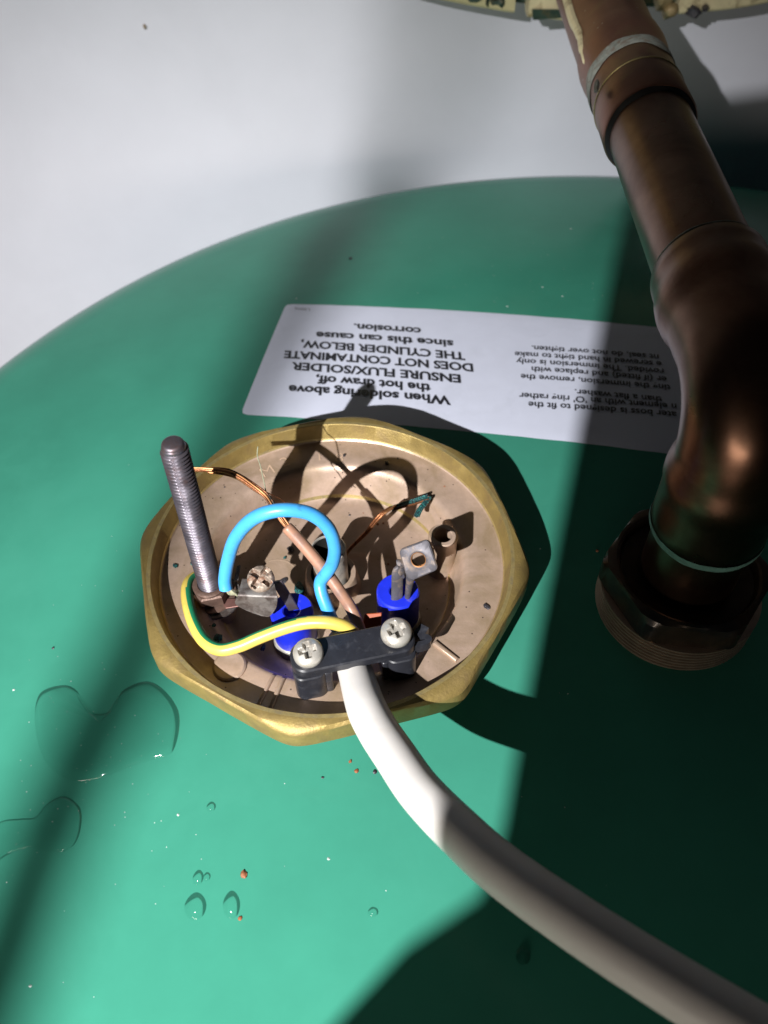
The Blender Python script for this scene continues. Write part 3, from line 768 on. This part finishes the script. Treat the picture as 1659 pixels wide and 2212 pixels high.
# ------------------------------------------------------------------ copper pipe with elbow, coupling and compression nut
PX, PZ, RX, RY = 78.0, 51.0, 77.5, -9.0
pipe = thing('copper_pipe', 'tarnished brown copper pipe rising from the cylinder and turning towards the wall', 'pipe', (RX, RY, -10))
def pax(y): return V(PX + 0.03*(y-30), y, PZ)
def pipe_rings(mb, prof, n=64):
    rgs = [[pax(y) + V(r*cos(2*pi*i/n), 0, r*sin(2*pi*i/n)) for i in range(n)] for y, r in prof]
    mb.rings(rgs)
mb = MB(); pipe_rings(mb, [(18, 10.0), (40, 10.0), (60, 10.03), (80, 10.0), (110, 10.0)]); obj('straight_pipe', mb, MT['copper'], pipe)
def cseam(y, r0, r1, wd, name, mt, seed):
    mb = MB(); n = 90; rgs = []
    for k, (dy, rr) in enumerate(((-wd, r0), (-wd*.5, (r0+r1)/2+0.12), (0, r1+0.06), (wd*.4, r1-0.1))):
        rgs.append([pax(y + dy + wd*0.7*noise.noise(Vector((cos(2*pi*i/n)*1.7, sin(2*pi*i/n)*1.7, seed+k*.2)))*0.8) + V(rr*cos(2*pi*i/n), 0, rr*sin(2*pi*i/n)) for i in range(n)])
    mb.rings(rgs, cap0=False, cap1=False); return obj(name, mb, mt, pipe)
# coupling further along
mb = MB(); pipe_rings(mb, [(86.5, 10.05), (86.5, 11.0), (87.2, 11.35), (96, 11.3), (103, 11.35), (104, 11.0), (112, 11.3), (118, 11.4), (122, 11.75), (126, 11.9), (131, 11.6), (134, 11.2), (150, 11.3), (165, 11.3), (205, 11.3), (248, 11.3)])
obj('coupling', mb, MT['copper_red'], pipe)
cseam(86.6, 10.02, 10.9, 1.3, 'black_residue_ring', MT['residue_and_shade'], 3)
cseam(113.5, 11.35, 11.44, 4.2, 'grey_flux_ring', MT['flux'], 9)
mb = MB(); n = 90
mb.rings([[pax(101.2+dy) + V(rr*cos(2*pi*i/n), 0, rr*sin(2*pi*i/n)) for i in range(n)] for dy, rr in ((-.35, 11.3), (-.15, 11.5), (.15, 11.5), (.35, 11.3))], cap0=False, cap1=False)
obj('bright_groove', mb, MT['brass_edge'], pipe)
mb = MB(); mb.chunk(V(67.6, 98.0, 57.0), (0.7, 2.2, 1.3), 21, lump=.2); obj('solder_drip', mb, MT['flux'], pipe)
mb = MB(); mb.tube(sm([pax(119)+V(-11.1, 0, 1.6), pax(126)+V(-11.3, 0, 2.6), pax(136)+V(-10.8, 0, 3.4), pax(150)+V(-10.9, 0, 3.0), pax(175)+V(-10.7, 0, 4.2)], 6), [.25]*3+[.6]*4+[1.0]*5+[1.3]*4+[1.5]*9, 10)
obj('solder_highlight', mb, MT['cream_plain'], pipe)  # solder strip with its lit highlight painted in cream
# elbow
path = [(y, PZ, r) for y, r in ((28.0, 10.9), (27.4, 11.35), (25.0, 11.4), (22.5, 11.4), (20.5, 11.9), (18, 12.15), (15.5, 12.0), (13.0, 11.3), (11.0, 11.1), (9, 11.05))]
ep = [(pax(y), r, V(0, -1, 0)) for y, z, r in path]
BR = 15.0; bc = V(RX, RY+BR, PZ-BR)
for k in range(1, 16):
    t = (pi/2)*k/16
    ep.append((V(RX + 0.0*k, bc.y - BR*sin(t), bc.z + BR*cos(t)), 11.05+0.1*sin(2*t), V(0, -cos(t), -sin(t))))
for z, r in ((36.5, 11.0), (35.0, 11.2), (33.5, 11.6), (31.5, 11.85), (29.5, 11.8), (27.8, 11.4), (25, 11.3), (20, 11.3), (16.9, 11.3), (16.3, 11.0), (16.3, 10.3)):
    ep.append((V(RX, RY, z), r, V(0, 0, -1)))
mb = MB(); n = 72; rgs = []
for c_, r, t_ in ep:
    x_ = V(1, 0, 0); w_ = t_.cross(x_).normalized()
    rgs.append([c_ + (x_*cos(2*pi*i/n) + w_*sin(2*pi*i/n))*(r + 0.10*noise.noise((c_ + x_*cos(2*pi*i/n)*r + w_*sin(2*pi*i/n)*r)*0.12)) for i in range(n)])
mb.rings(rgs); obj('elbow', mb, MT['copper'], pipe, smooth=60)
cseam(28.4, 10.02, 10.95, 1.0, 'grey_flux_ring', MT['flux'], 5)
mb = MB(); mb.lathe([(10.02, 2), (10.02, 17)], (RX, RY, 0), 64); obj('riser_pipe', mb, MT['copper'], pipe)
mb = MB(); rgs = []
for z, rr in ((15.0, 10.1), (15.4, 11.1), (16.4, 11.5), (17.3, 11.42)):
    rgs.append([(RX+rr*cos(2*pi*i/90), RY+rr*sin(2*pi*i/90), z+0.25*noise.noise(Vector((cos(2*pi*i/90)*4, sin(2*pi*i/90)*4, z*.1)))) for i in range(90)])
mb.rings(rgs, cap0=False, cap1=False); obj('green_flux_ring', mb, MT['green_flux'], pipe)
mb = MB(); hx = []
def hexr(t, R): 
    ph = (math.degrees(t)+9) % 60 - 30; return min(R*0.866/cos(radians(ph)), R*0.975)
n = 144; rgs = []
for z, f_ in ((-4.8, 0.93), (-4.2, 1.0), (1.2, 1.0), (2.2, 0.93), (2.6, 0.86)):
    rgs.append([(RX+min(hexr(2*pi*i/n, 18.4), 18.4*f_)*cos(2*pi*i/n), RY+min(hexr(2*pi*i/n, 18.4), 18.4*f_)*sin(2*pi*i/n), z) for i in range(n)])
for r, z in ((15.2, 2.7), (14.6, 2.4), (14.0, 0.6), (10.6, 0.2)):
    rgs.append([(RX+r*cos(2*pi*i/n), RY+r*sin(2*pi*i/n), z) for i in range(n)])
mb.rings(rgs); obj('compression_nut', mb, MT['nut_brass'], pipe, smooth=30)
mb = MB(); prf = [(16.2, -4.7)]
z = -4.9
while z > -12.2:
    prf += [(17.4, z), (17.4, z-0.45), (16.7, z-0.7), (16.7, z-0.85)]; z -= 1.1
prf += [(16.0, -12.4), (16.2, -12.6), (16.2, -13.2), (16.2, -14.5)]
mb.lathe(prf, (RX, RY, 0), 96); obj('threaded_boss', mb, MT['thread_brass'], pipe, smooth=25)

# ------------------------------------------------------------------ cream rim of the fitting behind the pipe
RCX, RCR = 112.0, 330.0
rim = thing('cream_metal_rim', 'cream and verdigris metal rim against the wall at the top edge', 'metal rim', (RCX, 244, 40))
def rimz(x, s=0.0): return 24.0 + RCR - sqrt(RCR*RCR - (x-RCX)**2) + s
def rim_piece(name, x0, x1, y0, y1, zb, zt, mt, wob_=0.5, n=60, seed=0):
    mb = MB(); rgs = []
    for i in range(n+1):
        x = x0+(x1-x0)*i/n; b = rimz(x, zb) + wob_*noise.noise(Vector((x*0.05, seed, 0))) + wob_*.25*noise.noise(Vector((x*0.3, seed, 2)))
        t = rimz(x, zt)
        rgs.append([(x, y0+1.6, b), (x, y0+.5, b+.5), (x, y0, b+1.6), (x, y0, t), (x, y1, t), (x, y1, b+1.5), (x, y1-1.5, b)])
    mb.rings(rgs); return obj(name, mb, mt, rim, smooth=50)
rim_piece('rim_plate', -60, 66, 228, 237, 0.0, 62, MT['cream'], 0.25, 80, 1)
rim_piece('rim_plate', 71, 104, 227, 236, -0.6, 62, MT['cream_plain'], 0.35, 40, 4)
rim_piece('rim_plate', 127, 250, 228, 237, 0.6, 62, MT['cream_plain'], 0.4, 70, 7)
rim_piece('rim_backing', -70, 260, 236.5, 240, 0.8, 60, MT['green_dark'], 0.3, 90, 9)
mb = MB()
for k in range(22):
    x = random.gauss(57, 4); mb.chunk(V(x, 227.8, rimz(x, random.uniform(3.0, 11))), (random.uniform(1.5, 4.0), .5, random.uniform(1.0, 2.8)), k)
o = obj('verdigris_crust', mb, MT['green_dark'], rim)
mb = MB(); mb.add([(72, 225.8, rimz(72, 3.2)), (98, 225.4, rimz(98, 4.6)), (98, 227.2, rimz(98, -.8)), (84, 226.4, rimz(84, 1.0)), (73, 227.2, rimz(73, -1))], [(0, 1, 2, 3, 4)])
obj('dark_flap', mb, MT['green_dark'], rim)
mb = MB(); mb.chunk(V(121, 229, rimz(121, 9)), (5.5, 4, 6.5), 31, lump=.3); mb.chunk(V(124, 228, rimz(124, 3.2)), (3.5, 3, 3), 33, lump=.3)
obj('solder_lump', mb, MT['solder'], rim)
mb = MB(); mb.chunk(V(133, 227, rimz(133, 2.2)), (3.2, 1.6, 2.0), 41); mb.chunk(V(137, 227, rimz(137, 3.0)), (2.2, 1.4, 1.2), 42)
obj('dark_crust', mb, MT['dark_oxide'], rim)

# ------------------------------------------------------------------ loose copper strands and flakes inside the cup
rnd = random.Random(5)
lw = thing('loose_copper_strand', 'loose frayed copper strand bundle with verdigris lying across the right of the cup', 'wire', (12.62, 10.74, -8.00))
lp = [(1.02, 5.47, -13.60), (3.72, 9.53, -12.80), (7.57, 11.39, -9.50), (11.29, 12.49, -4.30), (14.45, 14.78, -3.90)]
for k in range(5):
    o_ = V(rnd.uniform(-.5, .5), rnd.uniform(-.3, .3), rnd.uniform(0, .45))
    mb = MB(); mb.tube(sm([Vector(q)+o_*(0.35+0.3*i) for i, q in enumerate(lp)], 7), 0.24, 7)
    obj('strand', mb, MT['copper_wire'] if k > 1 else MT['copper_bright'], lw)
lp2 = [(13.99, 14.51, -3.90), (16.68, 15.32, -3.60), (20.06, 16.42, -3.50), (23.00, 17.38, -3.20)]
for k in range(5):
    o_ = V(rnd.uniform(-.5, .5), rnd.uniform(-.5, .5), rnd.uniform(-.1, .4))
    mb = MB(); mb.tube(sm([Vector(q)+o_*(0.8+.15*i) for i, q in enumerate(lp2)], 6), 0.32, 7)
    obj('strand', mb, MT['verdigris'] if k else MT['copper_wire'], lw)
for k in range(3):
    o_ = V(rnd.uniform(-.6, .6), rnd.uniform(-.4, .4), 0)
    mb = MB(); mb.tube(sm([Vector(q)+o_ for q in ((22.88, 17.18, -3.30), (21.78, 15.25, -3.40), (20.48, 13.45, -3.60), (19.74, 11.80, -4.00))], 6), [.34]*19, 7)
    obj('strand', mb, MT['verdigris'], lw)

FL = 'small flakes and crumbs inside the brass cup'
def flake(q, sx, sy, sz, mt, label, seed, nm='corrosion_flake', cat='flake', grp=FL):
    mb = MB(); mb.chunk((q[0], q[1], q[2]+sz*0.5), (sx, sy, sz), seed)
    return tag(obj(nm, mb, MT[mt], at=q), label, cat, grp)
flake((-8.34, -1.23, -14.00), 2.0, 1.1, 0.45, 'verdigris', 'teal verdigris flake between the blue wire and the left sleeve', 1)
flake((-12.22, 1.57, -14.00), 1.1, 0.7, 0.4, 'dark_oxide', 'dark grey flake on the cup floor right of the corroded screw', 2)
flake((-11.03, 10.96, -14.00), 0.9, 0.9, 0.4, 'dark_oxide', 'bluish grey flake half under the brown wire', 3)
flake((-12.26, 8.45, -14.00), 0.45, 0.4, 0.3, 'verdigris', 'tiny pale flake in the shadow above the corroded screw', 4)
flake((-24.04, -19.48, -4.80), 1.1, 1.0, 0.35, 'verdigris', 'bright teal flake inside the lower bend of the yellow wire', 6)
flake((-25.39, -16.19, -4.80), 0.5, 0.5, 0.3, 'verdigris', 'small teal flake left of the tarnished terminal tag', 7)
flake((-15.46, -17.77, -12.00), 0.9, 0.5, 0.3, 'verdigris', 'dark teal flake under the green and yellow wire by the left sleeve', 8)
flake((-35.96, 0.04, -4.80), 0.7, 0.5, 0.4, 'verdigris', 'small teal crumb near the cup wall left of the nut', 9)
flake((-32.11, 0.70, -4.80), 0.6, 0.5, 0.4, 'verdigris', 'small teal crumb touching the threaded rod nut', 10)
flake((-3.87, 19.66, -14.00), 1.1, 0.6, 0.5, 'dark_oxide', 'dark flake behind the thermostat pocket under the blue arch', 11)
flake((-23.92, 17.54, -8.00), 0.3, 0.3, 0.25, 'verdigris', 'tiny pale green crumb left of the blue arch top', 12)
flake((34.00, -13.38, -4.80), 0.95, 0.55, 0.4, 'dark_oxide', 'grey flake on the right ledge of the cup', 13)
flake((13.25, 30.39, -4.80), 0.6, 0.5, 0.4, 'dark_oxide', 'dark crumb on the loop shaped shadow at the far ledge', 14)
flake((10.50, 17.29, -13.00), 0.4, 0.4, 0.3, 'rust_bit', 'orange crumb on the cup floor left of the loose strand', 15)
flake((2.47, 33.54, -4.80), 0.35, 0.5, 0.3, 'dark_oxide', 'dark crumb beside the last cast figure on the ledge', 16)
flake((-27.40, 19.25, -6.00), 1.6, 0.4, 0.35, 'dark_oxide', 'dark sliver on the ledge right of the threaded rod', 17)
flake((-28.31, 17.07, -6.00), 0.7, 0.5, 0.35, 'dark_oxide', 'dark lump beside the sliver right of the threaded rod', 18)
for k in range(26):
    t = rnd.uniform(-0.4, 3.6); r = rnd.choice((rnd.uniform(8, 24), rnd.uniform(8, 24), rnd.uniform(31.5, 37.5)))
    zf = -14.0 if r < 26 else -4.85
    q = V(r*cos(t), r*sin(t), zf); s_ = rnd.uniform(0.10, 0.30)
    flake(q, s_, s_*rnd.uniform(.6, 1), s_*.6, rnd.choice(('dark_oxide', 'dark_oxide', 'rust_bit')), 'tiny dark crumb scattered on the bare brass inside the cup', 100+k, 'crumb', 'crumb', 'tiny crumbs scattered in the cup')

# rust specks on the dome
RG = 'rust specks on the green coating'
def speck(px, s_, mt, label, seed, nm='rust_speck', cat='speck'):
    mb = MB(); mb.chunk((px[0], px[1], px[2]+s_*.25), (s_, s_*.8, s_*.5), seed)
    tag(obj(nm, mb, MT[mt], at=px), label, cat, RG)
speck((-16.96, -63.79, -19.65), 0.75, 'rust_bit', 'orange and black rust speck right of the three water drops', 1)
speck((-17.06, -71.52, -20.05), 0.45, 'rust_bit', 'small orange rust speck below the oval water drop', 2)
speck((4.98, -44.63, -17.17), 0.5, 'rust_bit', 'rust speck just below the brass head left of the white cable', 3)
speck((3.73, -42.49, -17.19), 0.4, 'rust_bit', 'upper rust speck just below the brass head', 4)
speck((-2.01, -45.59, -17.70), 0.3, 'dark_oxide', 'tiny black speck below the front corner of the brass head', 5)
speck((8.80, -45.04, -16.92), 0.5, 'dark_oxide', 'black speck touching the shaded left edge of the white cable', 6)
speck((2.36, 155.73, -27.87), 0.7, 'dark_oxide', 'black pit mark on the far green dome above the paper label', 7)
speck((-67.95, -9.20, -23.88), 0.35, 'dark_oxide', 'tiny dark speck at the far left of the green dome', 8)
speck((63.80, 7.95, -14.04), 0.4, 'rust_bit', 'thin rust speck right of the brass head near the shade edge', 9)

# dust: uncountable pale specks stuck to the dome
rnd = random.Random(21)
mb = MB()
def mote(x, y, s_):
    c_ = on(x, y, 0.0); o = len(mb.v); k = 5
    ring_ = [c_ + V(cos(2*pi*i/k + x)*s_*rnd.uniform(.7, 1.2), sin(2*pi*i/k + x)*s_*rnd.uniform(.7, 1.2), 0.005) for i in range(k)]
    mb.add(ring_ + [c_ + V(0, 0, s_*0.55)], [(i, (i+1) % k, k) for i in range(k)])
for k in range(230):
    zone = rnd.random()
    if zone < 0.45: x, y = rnd.gauss(62, 26), rnd.gauss(118, 36)
    elif zone < 0.8: x, y = rnd.gauss(-52, 16), rnd.gauss(-38, 22)
    else: x, y = rnd.uniform(-90, 90), rnd.uniform(-95, 180)
    if hypot(x, y) < 46 or hypot(x-CX, y-CY) > 222: continue
    q = Vector((x, y)) - L0; u_l = -q.dot(LU); v_l = q.dot(LV)
    if -2 < u_l < Wd+2 and -2 < v_l < Hh+2: continue
    mote(x, y, rnd.choice((0.07, 0.08, 0.10, 0.12, 0.15)))
for px_ in ((85.88, 169.93, -26.82), (54.79, 114.30, -20.31), (73.80, 119.18, -20.44), (68.18, 125.76, -21.23), (-16.28, 129.85, -26.10), (-31.58, -51.39, -20.50), (-75.06, -19.49, -24.90), (-55.81, -81.00, -24.65), (-0.47, -61.64, -18.21)):
    mote(px_[0], px_[1], 0.36)
o = obj('dust_specks', mb, MT['dust'], at=(0, 0, -12), smooth=0); o['kind'] = 'stuff'

# ------------------------------------------------------------------ water drops and puddles on the dome
WG = 'round water drops on the green coating'
def drop(c, rx, ry, h, rot, label):
    mb = MB(); n = 40; rgs = []
    for k in range(13):
        f_ = 1-k/12*0.999; z = h*(1-f_**2.4)
        rg_ = []
        for i in range(n):
            t = 2*pi*i/n; x = rx*f_*cos(t)*(1+.04*sin(2*t+rx)); y = ry*f_*sin(t)*(1+.04*cos(3*t+ry))
            X = c[0]+x*cos(rot)-y*sin(rot); Y_ = c[1]+x*sin(rot)+y*cos(rot)
            rg_.append(on(X, Y_, z+0.01))
        rgs.append(rg_)
    mb.rings(rgs, cap0=False)
    o = obj('water_drop', mb, MT['water'], at=c, smooth=180)
    return tag(o, label, 'water drop', WG)
drop((-25.96, -68.99, -20.73), 2.05, 2.45, 1.15, 0.2, 'largest round water drop, lower left of the drop cluster')
drop((-18.95, -69.09, -20.09), 1.6, 2.5, 1.0, 0.15, 'tall oval water drop right of the largest drop')
drop((-26.01, -63.82, -20.48), 1.05, 1.4, 0.6, 0, 'medium water drop straight above the largest drop')
drop((-24.27, -63.75, -20.31), 0.7, 0.85, 0.35, 0, 'faint tiny water drop touching the medium drop')
drop((-24.87, -50.22, -19.80), 0.95, 1.05, 0.5, 0, 'lone small water drop between the puddle and the drop cluster')
drop((8.05, -71.52, -18.11), 0.95, 0.85, 0.45, 0, 'lone water drop at the bottom between the drops and the cable')
drop((34.88, -79.83, -17.09), 1.3, 1.5, 0.5, 0, 'water drop in the deep shade under the white cable')
def puddle(outline, h, label, seed):
    pts = [Vector(q[:2]) for q in outline]; c = sum(pts, Vector((0, 0)))/len(pts)
    dense = []
    k = len(pts)
    for i in range(k):
        a, b, c2, d = pts[i-1], pts[i], pts[(i+1) % k], pts[(i+2) % k]
        for s_ in range(8):
            t = s_/8; dense.append(0.5*((2*b)+(c2-a)*t+(2*a-5*b+4*c2-d)*t*t+(3*b-a-3*c2+d)*t**3))
    mb = MB(); rgs = []
    for f_, z in ((1.0, 0.0), (0.988, h*.38), (0.97, h*.68), (0.945, h*.9), (0.90, h), (0.7, h*.96), (0.4, h*.92), (0.02, h*.9)):
        rgs.append([on(*(c + (q-c)*f_), z+0.02*noise.noise(Vector((q.x*.3, q.y*.3, f_*3)))*(1 if f_ < .95 else 0)+0.01) for q in dense])
    mb.rings(rgs, cap0=False)
    o = obj('water_puddle', mb, MT['water'], at=on(*c), smooth=180)
    return tag(o, label, 'puddle', 'thin puddles left of the brass head')
puddle([(-67.77, -28.23, -24.04), (-68.39, -21.33, -24.02), (-64.34, -19.62, -23.48), (-60.77, -20.67, -23.04), (-57.71, -24.66, -22.71), (-54.35, -27.77, -22.36), (-49.67, -27.07, -21.79), (-47.88, -22.11, -21.51), (-41.58, -20.93, -20.80), (-34.64, -28.33, -20.17), (-34.44, -37.43, -20.35), (-38.75, -39.17, -20.85), (-44.59, -40.77, -21.53),
        (-49.88, -42.39, -22.17), (-56.53, -42.39, -22.96), (-63.42, -37.23, -23.68)], 0.56, 'wide thin water puddle left of the brass head', 1)
puddle([(-72.40, -52.36, -25.33), (-69.90, -50.37, -24.93), (-65.89, -50.19, -24.39), (-62.38, -50.06, -23.94), (-60.07, -47.06, -23.54), (-56.75, -46.04, -23.10), (-52.99, -48.54, -22.74), (-51.89, -52.39, -22.75), (-52.61, -56.02, -22.98), (-55.73, -57.35, -23.40), (-61.42, -56.08, -24.05), (-66.14, -56.94, -24.69), (-70.57, -58.89, -25.36)], 0.56,
       'smaller water puddle at the left edge of the dome', 2)
